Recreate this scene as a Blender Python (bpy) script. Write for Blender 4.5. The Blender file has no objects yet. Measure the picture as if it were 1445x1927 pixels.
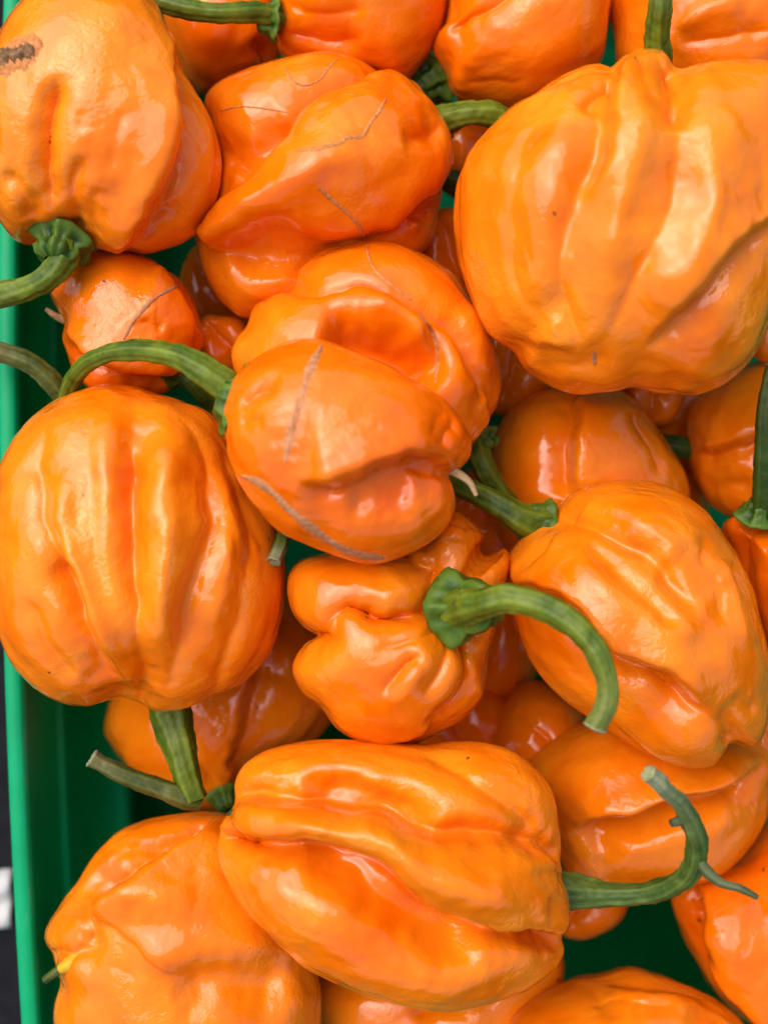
import bpy, bmesh, math, random
import numpy as np
from mathutils import Vector, Matrix
from mathutils.bvhtree import BVHTree

# ------------------------------------------------------------------ scale
# Lengths are worked out in "u"; 1 u = 0.09 mm, so a big pepper is about 6 cm wide.
U = 0.00009
CX, CY, DIST = 722.5, 963.5, 2600.0     # the optical axis and the height of the lens above z = 0

def W(x, y, z):
    """photo pixel x, y at height z (u) -> world point (u)"""
    k = (DIST - z) / DIST
    return np.array([(x - CX) * k, -(y - CY) * k, z], float)

# ------------------------------------------------------------------ camera
scene = bpy.context.scene
col = scene.collection
cam_d = bpy.data.cameras.new('camera')
cam = bpy.data.objects.new('camera', cam_d)
col.objects.link(cam)
cam.location = (0, 0, DIST * U)
cam.rotation_euler = (0, 0, 0)
cam_d.sensor_fit = 'HORIZONTAL'
cam_d.sensor_width = 36
cam_d.lens = 36 * DIST / 1445.0
cam_d.clip_start = 0.01
cam_d.clip_end = 50
cam_d.dof.use_dof = True
cam_d.dof.focus_distance = (DIST - 150) * U
cam_d.dof.aperture_fstop = 15
scene.camera = cam

# ------------------------------------------------------------------ sky, sun, exposure
SUN_EL, SUN_AZ = math.radians(57), math.radians(-46)    # azimuth from +Y (top of the photo), clockwise
world = bpy.data.worlds.new('World')
scene.world = world
world.use_nodes = True
wn = world.node_tree.nodes
wl = world.node_tree.links
sky = wn.new('ShaderNodeTexSky')
sky.sky_type = 'NISHITA'
sky.sun_disc = False
sky.sun_elevation = SUN_EL
sky.sun_rotation = SUN_AZ
sky.dust_density = 4.0
sky.air_density = 1.0
wl.new(sky.outputs[0], wn['Background'].inputs[0])
wn['Background'].inputs[1].default_value = 0.12
sun_d = bpy.data.lights.new('sun', 'SUN')
sun_d.energy = 1.5
sun_d.angle = math.radians(70)
sun_d.color = (1.0, 0.92, 0.91)
sun = bpy.data.objects.new('sun', sun_d)
col.objects.link(sun)
sd = Vector((math.sin(SUN_AZ) * math.cos(SUN_EL), math.cos(SUN_AZ) * math.cos(SUN_EL), math.sin(SUN_EL)))
sun.rotation_euler = sd.to_track_quat('Z', 'Y').to_euler()
scene.view_settings.view_transform = 'Standard'
scene.view_settings.look = 'None'
scene.view_settings.gamma = 1
scene.view_settings.use_curve_mapping = False
scene.view_settings.exposure = 0.82
scene.cycles.use_denoising = True
scene.cycles.max_bounces = 6
scene.cycles.diffuse_bounces = 4
scene.cycles.glossy_bounces = 2
scene.cycles.transmission_bounces = 2
scene.cycles.caustics_reflective = False
scene.cycles.caustics_refractive = False

# ------------------------------------------------------------------ numpy noise
_rng = np.random.RandomState(7)
_perm = _rng.permutation(256)
_perm = np.concatenate([_perm, _perm, _perm])
_grad = _rng.normal(size=(256, 3))
_grad /= np.linalg.norm(_grad, axis=1)[:, None]

def perlin(p):
    i = np.floor(p).astype(int)
    f = p - i
    i &= 255
    u = f * f * f * (f * (f * 6 - 15) + 10)
    r = 0
    for dx in (0, 1):
        for dy in (0, 1):
            for dz in (0, 1):
                h = _perm[_perm[_perm[i[:, 0] + dx] + i[:, 1] + dy] + i[:, 2] + dz]
                g = _grad[h]
                d = g[:, 0] * (f[:, 0] - dx) + g[:, 1] * (f[:, 1] - dy) + g[:, 2] * (f[:, 2] - dz)
                w = (u[:, 0] if dx else 1 - u[:, 0]) * (u[:, 1] if dy else 1 - u[:, 1]) * (u[:, 2] if dz else 1 - u[:, 2])
                r = r + w * d
    return r * 1.6

def sstep(a, b, x):
    t = np.clip((x - a) / (b - a), 0, 1)
    return t * t * (3 - 2 * t)

def spline(pts, n=8, closed=False):
    """Catmull-Rom through the points"""
    P = np.array(pts, float)
    m = len(P)
    if m < 3 and not closed:
        t = np.linspace(0, 1, n + 1)[:, None]
        return P[0] * (1 - t) + P[-1] * t
    out = []
    rng = range(m) if closed else range(m - 1)
    for k in rng:
        if closed:
            a, b, c, d = P[(k - 1) % m], P[k], P[(k + 1) % m], P[(k + 2) % m]
        else:
            b, c = P[k], P[k + 1]
            a = P[k - 1] if k > 0 else 2 * b - c
            d = P[k + 2] if k + 2 < m else 2 * c - b
        t = np.arange(n)[:, None] / n
        out.append(0.5 * (2 * b + (c - a) * t + (2 * a - 5 * b + 4 * c - d) * t ** 2 + (3 * b - a - 3 * c + d) * t ** 3))
    if not closed:
        out.append(P[-1:])
    return np.concatenate(out)

def poly_dist(q, line):
    """distance of every point q to an open polyline, its signed side and the arc fraction"""
    A, B = line[:-1], line[1:]
    L = np.linalg.norm(B - A, axis=1)
    cum = np.concatenate([[0], np.cumsum(L)])
    best = np.full(len(q), 1e9)
    side = np.zeros(len(q))
    frac = np.zeros(len(q))
    for k in range(len(A)):
        ab = B[k] - A[k]
        t = np.clip(((q - A[k]) @ ab) / max(ab @ ab, 1e-9), 0, 1)
        d = q - (A[k] + t[:, None] * ab)
        dd = np.hypot(d[:, 0], d[:, 1])
        s = ab[0] * d[:, 1] - ab[1] * d[:, 0]
        m = dd < best
        best[m] = dd[m]
        side[m] = np.sign(s[m])
        frac[m] = (cum[k] + t[m] * L[k]) / cum[-1]
    return best, side, frac

# ------------------------------------------------------------------ materials
def new_mat(name):
    m = bpy.data.materials.new(name)
    m.use_nodes = True
    nt = m.node_tree
    return m, nt, nt.nodes['Principled BSDF']

def noise_node(nt, vec, scale, detail=3, rough=0.5, dist=0.0):
    n = nt.nodes.new('ShaderNodeTexNoise')
    n.inputs['Scale'].default_value = scale
    n.inputs['Detail'].default_value = detail
    n.inputs['Roughness'].default_value = rough
    n.inputs['Distortion'].default_value = dist
    nt.links.new(vec, n.inputs['Vector'])
    return n

def ramp(nt, fac, stops):
    r = nt.nodes.new('ShaderNodeValToRGB')
    e = r.color_ramp.elements
    e[0].position, e[0].color = stops[0][0], (*stops[0][1], 1)
    e[1].position, e[1].color = stops[-1][0], (*stops[-1][1], 1)
    for pos, c in stops[1:-1]:
        x = e.new(pos)
        x.color = (*c, 1)
    nt.links.new(fac, r.inputs[0])
    return r

def bump(nt, height, strength, distance, normal=None):
    b = nt.nodes.new('ShaderNodeBump')
    b.inputs['Strength'].default_value = strength
    b.inputs['Distance'].default_value = distance
    nt.links.new(height, b.inputs['Height'])
    if normal is not None:
        nt.links.new(normal, b.inputs['Normal'])
    return b

def pepper_mat(name, deep, pale, gloss=0.09, seed=0.0):
    m, nt, bs = new_mat(name)
    tc = nt.nodes.new('ShaderNodeTexCoord')
    mp = nt.nodes.new('ShaderNodeMapping')
    mp.inputs['Location'].default_value = (seed, seed * 1.7, seed * 0.3)
    nt.links.new(tc.outputs['Object'], mp.inputs['Vector'])
    v = mp.outputs[0]
    big = noise_node(nt, v, 65, 3, 0.55, 0.6)
    c = ramp(nt, big.outputs[0], [(0.32, deep), (0.68, pale)])
    # tiny dark flecks and pale pores in the skin
    fl = noise_node(nt, v, 560, 0, 0.4)
    fr = ramp(nt, fl.outputs[0], [(0.88, (0, 0, 0)), (0.90, (1, 1, 1))])
    mix = nt.nodes.new('ShaderNodeMix')
    mix.data_type = 'RGBA'
    nt.links.new(fr.outputs[0], mix.inputs['Factor'])
    nt.links.new(c.outputs[0], mix.inputs['A'])
    mix.inputs['B'].default_value = (deep[0] * 0.3, deep[1] * 0.4, 0.004, 1)
    nt.links.new(mix.outputs['Result'], bs.inputs['Base Color'])
    ro = noise_node(nt, v, 160, 3, 0.6)
    rr = nt.nodes.new('ShaderNodeMapRange')
    rr.inputs['From Min'].default_value = 0.3
    rr.inputs['From Max'].default_value = 0.7
    rr.inputs['To Min'].default_value = gloss - 0.03
    rr.inputs['To Max'].default_value = gloss + 0.06
    nt.links.new(ro.outputs[0], rr.inputs['Value'])
    nt.links.new(rr.outputs[0], bs.inputs['Roughness'])
    bs.inputs['IOR'].default_value = 1.45
    bs.inputs['Subsurface Weight'].default_value = 0.0
    bs.inputs['Subsurface Radius'].default_value = (1.0, 0.32, 0.06)
    bs.inputs['Subsurface Scale'].default_value = 0.005
    n1 = noise_node(nt, v, 330, 2, 0.5, 0.4)
    b1 = bump(nt, n1.outputs[0], 0.22, 0.0008)
    n2 = noise_node(nt, v, 780, 2, 0.55, 0.8)
    pm = nt.nodes.new('ShaderNodeMapRange')           # fine crinkling comes in patches
    pm.inputs['From Min'].default_value = 0.45
    pm.inputs['From Max'].default_value = 0.62
    pm.inputs['To Min'].default_value = 0.12
    pm.inputs['To Max'].default_value = 1.0
    nt.links.new(big.outputs[0], pm.inputs['Value'])
    mu = nt.nodes.new('ShaderNodeMath')
    mu.operation = 'MULTIPLY'
    nt.links.new(pm.outputs[0], mu.inputs[0])
    nt.links.new(n2.outputs[0], mu.inputs[1])
    b2 = bump(nt, mu.outputs[0], 0.42, 0.0004, b1.outputs[0])
    nt.links.new(b2.outputs[0], bs.inputs['Normal'])
    return m

def green_mat(name, dark, light, rough=0.42, scale=180, end=(0.13, 0.15, 0.035)):
    m, nt, bs = new_mat(name)
    tc = nt.nodes.new('ShaderNodeTexCoord')
    v = tc.outputs['Object']
    n = noise_node(nt, v, scale, 4, 0.6, 0.5)
    at = nt.nodes.new('ShaderNodeAttribute')
    at.attribute_name = 'groove'
    add = nt.nodes.new('ShaderNodeMath')
    add.operation = 'MULTIPLY_ADD'
    nt.links.new(at.outputs['Fac'], add.inputs[0])
    add.inputs[1].default_value = 0.24
    nt.links.new(n.outputs[0], add.inputs[2])
    c = ramp(nt, add.outputs[0], [(0.38, dark), (0.85, light)])
    ef = nt.nodes.new('ShaderNodeAttribute')          # stems dry out towards the cut end
    ef.attribute_name = 'end_fade'
    mul = nt.nodes.new('ShaderNodeMath')
    mul.operation = 'MULTIPLY'
    nt.links.new(ef.outputs['Fac'], mul.inputs[0])
    nt.links.new(add.outputs[0], mul.inputs[1])
    mix = nt.nodes.new('ShaderNodeMix')
    mix.data_type = 'RGBA'
    nt.links.new(mul.outputs[0], mix.inputs['Factor'])
    nt.links.new(c.outputs[0], mix.inputs['A'])
    mix.inputs['B'].default_value = (*end, 1)
    nk = noise_node(nt, v, 520, 2, 0.6)               # brown nicks
    nr = ramp(nt, nk.outputs[0], [(0.68, (0, 0, 0)), (0.74, (0.8, 0.8, 0.8))])
    mix2 = nt.nodes.new('ShaderNodeMix')
    mix2.data_type = 'RGBA'
    nt.links.new(nr.outputs[0], mix2.inputs['Factor'])
    nt.links.new(mix.outputs['Result'], mix2.inputs['A'])
    mix2.inputs['B'].default_value = (0.07, 0.06, 0.015, 1)
    nt.links.new(mix2.outputs['Result'], bs.inputs['Base Color'])
    bs.inputs['Roughness'].default_value = rough
    bs.inputs['Subsurface Weight'].default_value = 0
    bs.inputs['Specular IOR Level'].default_value = 0.22
    bs.inputs['Subsurface Radius'].default_value = (0.3, 1.0, 0.2)
    bs.inputs['Subsurface Scale'].default_value = 0.001
    n2 = noise_node(nt, v, 1400, 3, 0.6)
    b = bump(nt, n2.outputs[0], 0.25, 0.0003)
    nt.links.new(b.outputs[0], bs.inputs['Normal'])
    return m

def plain_mat(name, a, b_, scale=400, rough=0.7, bmp=0.4, bd=0.0004):
    m, nt, bs = new_mat(name)
    tc = nt.nodes.new('ShaderNodeTexCoord')
    n = noise_node(nt, tc.outputs['Object'], scale, 4, 0.65)
    c = ramp(nt, n.outputs[0], [(0.3, a), (0.7, b_)])
    nt.links.new(c.outputs[0], bs.inputs['Base Color'])
    bs.inputs['Roughness'].default_value = rough
    bs.inputs['Specular IOR Level'].default_value = 0.2
    b = bump(nt, n.outputs[0], bmp, bd)
    nt.links.new(b.outputs[0], bs.inputs['Normal'])
    return m

M = {}
M['stem'] = green_mat('stem green', (0.026, 0.060, 0.002), (0.145, 0.195, 0.014))
M['stem_pale'] = green_mat('stem pale green', (0.018, 0.050, 0.004), (0.10, 0.15, 0.025), end=(0.27, 0.29, 0.17))
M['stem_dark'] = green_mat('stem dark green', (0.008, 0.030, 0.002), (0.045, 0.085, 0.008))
M['stem_olive'] = green_mat('stem olive', (0.022, 0.040, 0.004), (0.11, 0.125, 0.024), end=(0.17, 0.15, 0.06))
M['stem_grey'] = green_mat('stem grey green', (0.035, 0.055, 0.018), (0.11, 0.13, 0.055), 0.6)
M['calyx'] = green_mat('calyx green', (0.010, 0.042, 0.002), (0.08, 0.145, 0.014), 0.4)
M['cut'] = plain_mat('cut stem end', (0.16, 0.18, 0.07), (0.34, 0.34, 0.18), 1500)
M['scar'] = plain_mat('corky scar', (0.32, 0.115, 0.04), (0.54, 0.25, 0.105), 900, 0.75, 0.5, 0.0005)
M['scar_fine'] = plain_mat('fine skin scar', (0.36, 0.11, 0.02), (0.60, 0.25, 0.08), 1300, 0.6, 0.5)
M['scab'] = plain_mat('dark scab', (0.06, 0.028, 0.012), (0.34, 0.18, 0.08), 800, 0.8, 0.9, 0.0008)
M['dry'] = plain_mat('dried blossom end', (0.30, 0.17, 0.07), (0.58, 0.40, 0.2), 1100, 0.7)
M['yellow'] = plain_mat('yellow blossom end', (0.50, 0.25, 0.006), (0.60, 0.36, 0.02), 600, 0.45)

# ------------------------------------------------------------------ mesh helpers
def mesh_obj(name, V, F, mat, parent=None, smooth=True, attrs=None, loops=None):
    """V in u (world); the object sits under its parent Empty. F: list of faces or (n,3) array"""
    V = np.asarray(V, float) * U
    if parent is not None:
        off = np.array(parent['_base'])
        V = V - off
    me = bpy.data.meshes.new(name)
    if isinstance(F, np.ndarray):
        me.vertices.add(len(V))
        me.vertices.foreach_set('co', V.astype(np.float32).ravel())
        nf, k = F.shape
        me.loops.add(nf * k)
        me.loops.foreach_set('vertex_index', F.astype(np.int32).ravel())
        me.polygons.add(nf)
        me.polygons.foreach_set('loop_start', np.arange(0, nf * k, k, dtype=np.int32))
        me.update(calc_edges=True)
    else:
        me.from_pydata(V.tolist(), [], [list(map(int, f)) for f in F])
        me.update()
    me.polygons.foreach_set('use_smooth', [smooth] * len(me.polygons))
    if attrs:
        for k, a in attrs.items():
            at = me.attributes.new(k, 'FLOAT', 'POINT')
            at.data.foreach_set('value', np.asarray(a, np.float32))
    me.materials.append(mat)
    me.validate()
    o = bpy.data.objects.new(name, me)
    col.objects.link(o)
    if parent is not None:
        o.parent = parent
    return o

def empty(name, base, label=None, cat=None, group=None):
    o = bpy.data.objects.new(name, None)
    o.empty_display_size = 0.005
    col.objects.link(o)
    loc = [float(c) * U for c in base]
    o.location = loc
    o['_base'] = loc
    if label:
        o['label'] = label
    if cat:
        o['category'] = cat
    if group:
        o['group'] = group
    return o

_ico = {}
def ico(n):
    if n not in _ico:
        bm = bmesh.new()
        bmesh.ops.create_icosphere(bm, subdivisions=n, radius=1)
        V = np.array([v.co[:] for v in bm.verts])
        F = np.array([[v.index for v in f.verts] for f in bm.faces])
        bm.free()
        # more vertices on the upper side
        ph = np.arccos(np.clip(V[:, 2], -1, 1))
        t = ph / math.pi
        t2 = np.where(t < 0.66, t / 0.66 * 0.5, 0.5 + (t - 0.66) / 0.34 * 0.5)
        ph2 = t2 * math.pi
        rr = np.hypot(V[:, 0], V[:, 1])
        rr[rr < 1e-9] = 1
        V = np.stack([V[:, 0] / rr * np.sin(ph2), V[:, 1] / rr * np.sin(ph2), np.cos(ph2)], 1)
        _ico[n] = (V, F)
    return _ico[n]

def tri_normals(V, F):
    fn = np.cross(V[F[:, 1]] - V[F[:, 0]], V[F[:, 2]] - V[F[:, 0]])
    N = np.zeros_like(V)
    for k in range(3):
        for c in range(3):
            N[:, c] += np.bincount(F[:, k], weights=fn[:, c], minlength=len(V))
    N /= np.maximum(np.linalg.norm(N, axis=1), 1e-9)[:, None]
    return N

def to_img(V):
    k = DIST / (DIST - V[:, 2])
    return np.stack([V[:, 0] * k + CX, CY - V[:, 1] * k], 1)

FS = {'lobe': 1.3, 'step': 1.55, 'crease': 1.7, 'ridge': 1.3, 'dent': 1.6}

def relax(V, F, it, k=0.5):
    E = np.concatenate([F[:, [0, 1]], F[:, [1, 2]], F[:, [2, 0]]])
    n = len(V)
    cnt = np.bincount(E[:, 0], minlength=n)[:, None]
    for _ in range(it):
        A = np.stack([np.bincount(E[:, 0], weights=V[E[:, 1], c], minlength=n) for c in range(3)], 1) / cnt
        V = V + k * (A - V)
    return V

def pepper_surface(outline, c, zc, H, feats=(), axis=90, res=7, seed=0, boxy=2.45, wrinkle=1.0, rough=1.0, rim=0.3):
    """Closed pepper skin: a swollen body round the outline, with folds, ridges, lobes and wrinkles"""
    S, F = ico(res)
    O = spline(outline, 10, closed=True)
    Ow = np.array([W(p[0], p[1], zc)[:2] for p in O])
    Cw = W(c[0], c[1], zc)[:2]
    d = Ow - Cw
    th = np.arctan2(d[:, 1], d[:, 0])
    r = np.hypot(d[:, 0], d[:, 1])
    TH = np.linspace(-math.pi, math.pi, 721)
    o = np.argsort(th)
    R = np.interp(TH, th[o], r[o], period=2 * math.pi)
    # low-order version for the middle of the body
    tt = TH[:-1]
    R0 = np.full_like(TH, R[:-1].mean())
    for k in (1, 2, 3):
        a = (R[:-1] * np.cos(k * tt)).mean() * 2
        b = (R[:-1] * np.sin(k * tt)).mean() * 2
        R0 += a * np.cos(k * TH) + b * np.sin(k * TH)
    sth = np.arctan2(S[:, 1], S[:, 0])
    sr = np.hypot(S[:, 0], S[:, 1])
    z = S[:, 2]
    w = sstep(0.25, 0.95, sr)
    low = z < 0
    w = np.where(low, sstep(0.5, 1.0, sr), w)
    Rv = np.interp(sth, TH, R) * w + np.interp(sth, TH, R0) * (1 - w)
    rad = sr ** (2.0 / boxy) if False else sr
    X = Cw[0] + np.cos(sth) * rad * Rv * np.where(low, 1 - 0.10 * np.abs(z), 1)
    Y = Cw[1] + np.sin(sth) * rad * Rv * np.where(low, 1 - 0.10 * np.abs(z), 1)
    hz = np.sign(z) * (1 - np.clip(sr, 0, 1) ** boxy) ** (1 / 2.0)
    Z = zc + H * hz
    V = np.stack([X, Y, Z], 1)
    N = tri_normals(V, F)
    q = to_img(V)
    # folds never run true: bend their lines and let their depth come and go
    w1, w2 = perlin(V / 85.0 + seed * 7.7), perlin(V / 85.0 + 50 + seed * 7.7)
    w3, w4 = perlin(V / 30.0 + 90 + seed), perlin(V / 30.0 + 140 + seed)
    q = q + np.stack([11 * w1 + 4.5 * w3, 11 * w2 + 4.5 * w4], 1) * sstep(0.05, 0.45, S[:, 2])[:, None]
    vary = 1 + 0.55 * perlin(V / 110.0 + 17 + seed * 3.1)
    up = sstep(-0.35, 0.12, z)
    disp = np.zeros(len(V))
    for f in feats:
        kind = f[0]
        f = list(f)
        f[2] = f[2] * FS[kind]
        if kind == 'lobe':
            _, pts, h, wd = f
            L = spline(pts, 8, closed=True)
            L = np.concatenate([L, L[:1]])
            dd, _, _ = poly_dist(q, L)
            ins = np.zeros(len(q), bool)
            for k in range(len(L) - 1):
                x1, y1 = L[k]
                x2, y2 = L[k + 1]
                cond = ((y1 > q[:, 1]) != (y2 > q[:, 1]))
                xs = (x2 - x1) * (q[:, 1] - y1) / (y2 - y1 + 1e-12) + x1
                ins ^= cond & (q[:, 0] < xs)
            sgn = np.where(ins, dd, -dd)
            g = np.where(ins, 0.30 * h * np.tanh(sgn / 6) + 0.70 * h * (1 - np.exp(-sgn / wd)), -0.35 * h * np.exp(sgn / (0.5 * wd)))
            g = np.where(ins, g - 0.35 * h * np.exp(-sgn / 7), g)
            disp += g
        else:
            pts, h, wd = f[1], f[2], f[3]
            L = spline(pts, 8)
            dd, sd_, fr = poly_dist(q, L)
            tap = np.clip(np.minimum(fr, 1 - fr) / 0.22, 0, 1)
            e0 = f[4] if len(f) > 4 else 'both'
            if e0 == 'start':      # full strength at the start
                tap = np.clip((1 - fr) / 0.3, 0, 1)
            elif e0 == 'end':
                tap = np.clip(fr / 0.3, 0, 1)
            elif e0 == 'full':
                tap = np.ones(len(fr))
            tap = tap * tap * (3 - 2 * tap)
            if kind == 'crease':
                disp -= h * tap * vary * (0.55 * np.exp(-dd / (0.6 * wd)) + 0.45 * np.exp(-(dd / (2.1 * wd)) ** 2))
            elif kind == 'ridge':
                disp += h * tap * vary * np.exp(-(dd / wd) ** 2)
            elif kind == 'step':   # the left-hand side of the line (seen in the photo) stands proud
                s = dd * -sd_
                g = np.tanh(s / 7) * np.exp(-np.abs(s) / wd)
                g = np.where(s > 0, g * 0.8, g * 1.0) - 0.35 * np.exp(-np.abs(s) / 9)
                disp += h * tap * g
            elif kind == 'dent':
                disp -= h * tap * np.exp(-(dd / wd) ** 2)
    disp = disp * (rim + (1 - rim) * sstep(0.0, 0.5, z))
    dirv = np.stack([N[:, 0] * 0.45, N[:, 1] * 0.45, np.maximum(N[:, 2], 0) + 0.3], 1)
    dirv /= np.linalg.norm(dirv, axis=1)[:, None]
    # natural unevenness: wide swells, wrinkles running along the axis, small lumps
    a = math.radians(axis)
    ex = np.array([math.cos(a), math.sin(a), 0])
    ey = np.array([-math.sin(a), math.cos(a), 0])
    Q = V + seed * 311.7
    ql = np.stack([Q @ ex, Q @ ey, Q[:, 2]], 1)
    n1 = perlin(Q / 150.0 + 11)
    n2 = perlin(ql * np.array([1 / 190.0, 1 / 52.0, 1 / 52.0]) + 37 + n1[:, None] * 0.4)
    n3 = perlin(Q / 42.0 + 71)
    n4 = perlin(ql * np.array([1 / 60.0, 1 / 19.0, 1 / 19.0]) + 5)
    n5 = perlin(Q / 17.0 + 3)
    mask = sstep(-0.1, 0.5, perlin(Q / 120.0 + 200))
    nd = 6 * n1 + wrinkle * (3.6 * n2 + 1.0 * n4 * mask) + rough * (1.1 * n3 + 0.6 * n5 * mask)
    V = V + dirv * (disp * up)[:, None]
    V = relax(V, F, 4 if res > 6 else 1)          # soften the walls of the folds
    N = tri_normals(V, F)
    return V + N * nd[:, None], F

def camray_hits(V, F):
    bvh = BVHTree.FromPolygons([tuple(v) for v in V], [tuple(f) for f in F])
    o = Vector((0, 0, DIST))
    def hit(x, y):
        d = Vector(W(x, y, 0)) - o
        d.normalize()
        p, n, i, t = bvh.ray_cast(o, d)
        return p, n
    return hit

def ribbon(name, hit, pts, width, height, mat, parent, seed=0, label=None):
    """raised corky line following the skin"""
    rnd = random.Random(seed)
    L = spline(pts, 10)
    seg = np.linalg.norm(np.diff(L, axis=0), axis=1)
    cum = np.concatenate([[0], np.cumsum(seg)])
    n = max(8, int(cum[-1] / 3.0))
    s = np.linspace(0, cum[-1], n)
    X = np.interp(s, cum, L[:, 0])
    Y = np.interp(s, cum, L[:, 1])
    V, F = [], []
    nc = 7
    rows = 0
    wob = [rnd.uniform(-1, 1) for _ in range(n)]
    for k in range(n):
        k0, k1 = max(0, k - 1), min(n - 1, k + 1)
        t = np.array([X[k1] - X[k0], Y[k1] - Y[k0]])
        t /= max(np.linalg.norm(t), 1e-6)
        nn = np.array([-t[1], t[0]])
        fr = k / (n - 1)
        tp = min(1, fr / 0.12, (1 - fr) / 0.12) ** 0.6
        w_ = width * (0.18 + 0.82 * tp) * (0.85 + 0.22 * math.sin(k * 0.21 + seed) * math.sin(k * 0.083) + 0.22 * wob[k])
        jx, jy = nn * (wob[(k * 7) % n] * 0.12 * width)
        row = []
        for j in range(nc):
            u = (j / (nc - 1)) * 2 - 1
            p, nrm = hit(X[k] + nn[0] * u * w_ + jx, Y[k] + nn[1] * u * w_ + jy)
            if p is None:
                row = None
                break
            hgt = height * (1 - u * u) * (0.85 + 0.2 * rnd.random()) - 0.5
            row.append(np.array(p) + np.array(nrm) * hgt)
        if row is None:
            rows = 0
            continue
        b = len(V)
        V += row
        if rows:
            for j in range(nc - 1):
                F.append((b - nc + j, b - nc + j + 1, b + j + 1, b + j))
        rows += 1
    if len(V) < nc * 2 or not F:
        return None
    return mesh_obj(name, V, F, mat, parent)

def tube(pts, sides=28, n=14, ridges=5, amp=0.07, seed=0, flat=1.0):
    """swept stem: pts = (world xyz u, radius) rows; returns V, F, groove attribute"""
    P = spline(pts, n)
    C, R = P[:, :3], P[:, 3]
    m = len(C)
    T = np.gradient(C, axis=0)
    T /= np.linalg.norm(T, axis=1)[:, None]
    up = np.array([0.2, 0.3, 1.0])
    a = np.cross(T[0], up)
    a /= np.linalg.norm(a)
    V, G = [], []
    ang = np.linspace(0, 2 * math.pi, sides, endpoint=False)
    cum = 0
    for k in range(m):
        a = a - T[k] * (a @ T[k])
        a /= np.linalg.norm(a)
        b = np.cross(T[k], a)
        if k:
            cum += np.linalg.norm(C[k] - C[k - 1])
        tw = cum * 0.0012
        g = np.cos(ridges * (ang + tw) + seed) * 0.6 + np.cos((ridges * 2 + 1) * (ang + tw) + seed * 2.1) * 0.4
        rr = R[k] * (1 + amp * g + 0.02 * math.sin(k * 0.23 + seed))
        V.append(C[k] + np.outer(np.cos(ang) * rr, a) + np.outer(np.sin(ang) * rr, b))
        G.append(g)
    V = np.concatenate(V)
    G = np.concatenate(G)
    Rr = np.repeat(R, sides)[:, None]
    dv = V - np.repeat(C, sides, axis=0)
    V = V + dv * (0.13 * perlin(V / 34.0 + seed * 9.1) + 0.07 * perlin(V / 11.0 + seed * 3.3))[:, None]
    F = []
    for k in range(m - 1):
        for j in range(sides):
            j2 = (j + 1) % sides
            F.append((k * sides + j, k * sides + j2, (k + 1) * sides + j2, (k + 1) * sides + j))
    return V, F, G, C, T, R, m

def make_stem(parent, pts, mat='stem', sides=44, seed=0, cut=True, amp=0.07, cut_mat='cut', name='stem'):
    """pts: (px, py, z, radius)"""
    rows = [list(W(x, y, z)) + [r * (DIST - z) / DIST * 0.94] for x, y, z, r in pts]
    V, F, G, C, T, R, m = tube(rows, sides=sides, seed=seed, amp=amp)
    fr = np.repeat(np.linspace(0, 1, m), sides)
    fade = sstep(0.55, 1.0, fr) if cut else np.zeros(len(fr))
    o = mesh_obj(name, V, F, M[mat], parent, attrs={'groove': G * 0.5 + 0.5, 'end_fade': fade})
    if cut:
        # rough cut face with a raised rim
        e = C[-1]
        t = T[-1]
        last = V[-sides:]
        rnd = random.Random(seed)
        cv = [p + t * 0.3 for p in last]
        ring1 = [e + (p - e) * 1.12 + t * (3 + rnd.uniform(-1, 2)) for p in last]
        ring2 = [e + (p - e) * 0.85 + t * (5 + rnd.uniform(-1.5, 1.5)) for p in last]
        ring3 = [e + (p - e) * 0.4 + t * (1 + rnd.uniform(-1.5, 1.5)) for p in last]
        allv = cv + ring1 + ring2 + ring3 + [e + t * 0.5]
        fs = []
        for rr in range(3):
            for j in range(sides):
                j2 = (j + 1) % sides
                fs.append((rr * sides + j, rr * sides + j2, (rr + 1) * sides + j2, (rr + 1) * sides + j))
        for j in range(sides):
            fs.append((3 * sides + j, 3 * sides + (j + 1) % sides, 4 * sides))
        ce = mesh_obj('cut_end', allv, fs, M[cut_mat], parent)
        ce.parent = o
    return o

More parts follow.
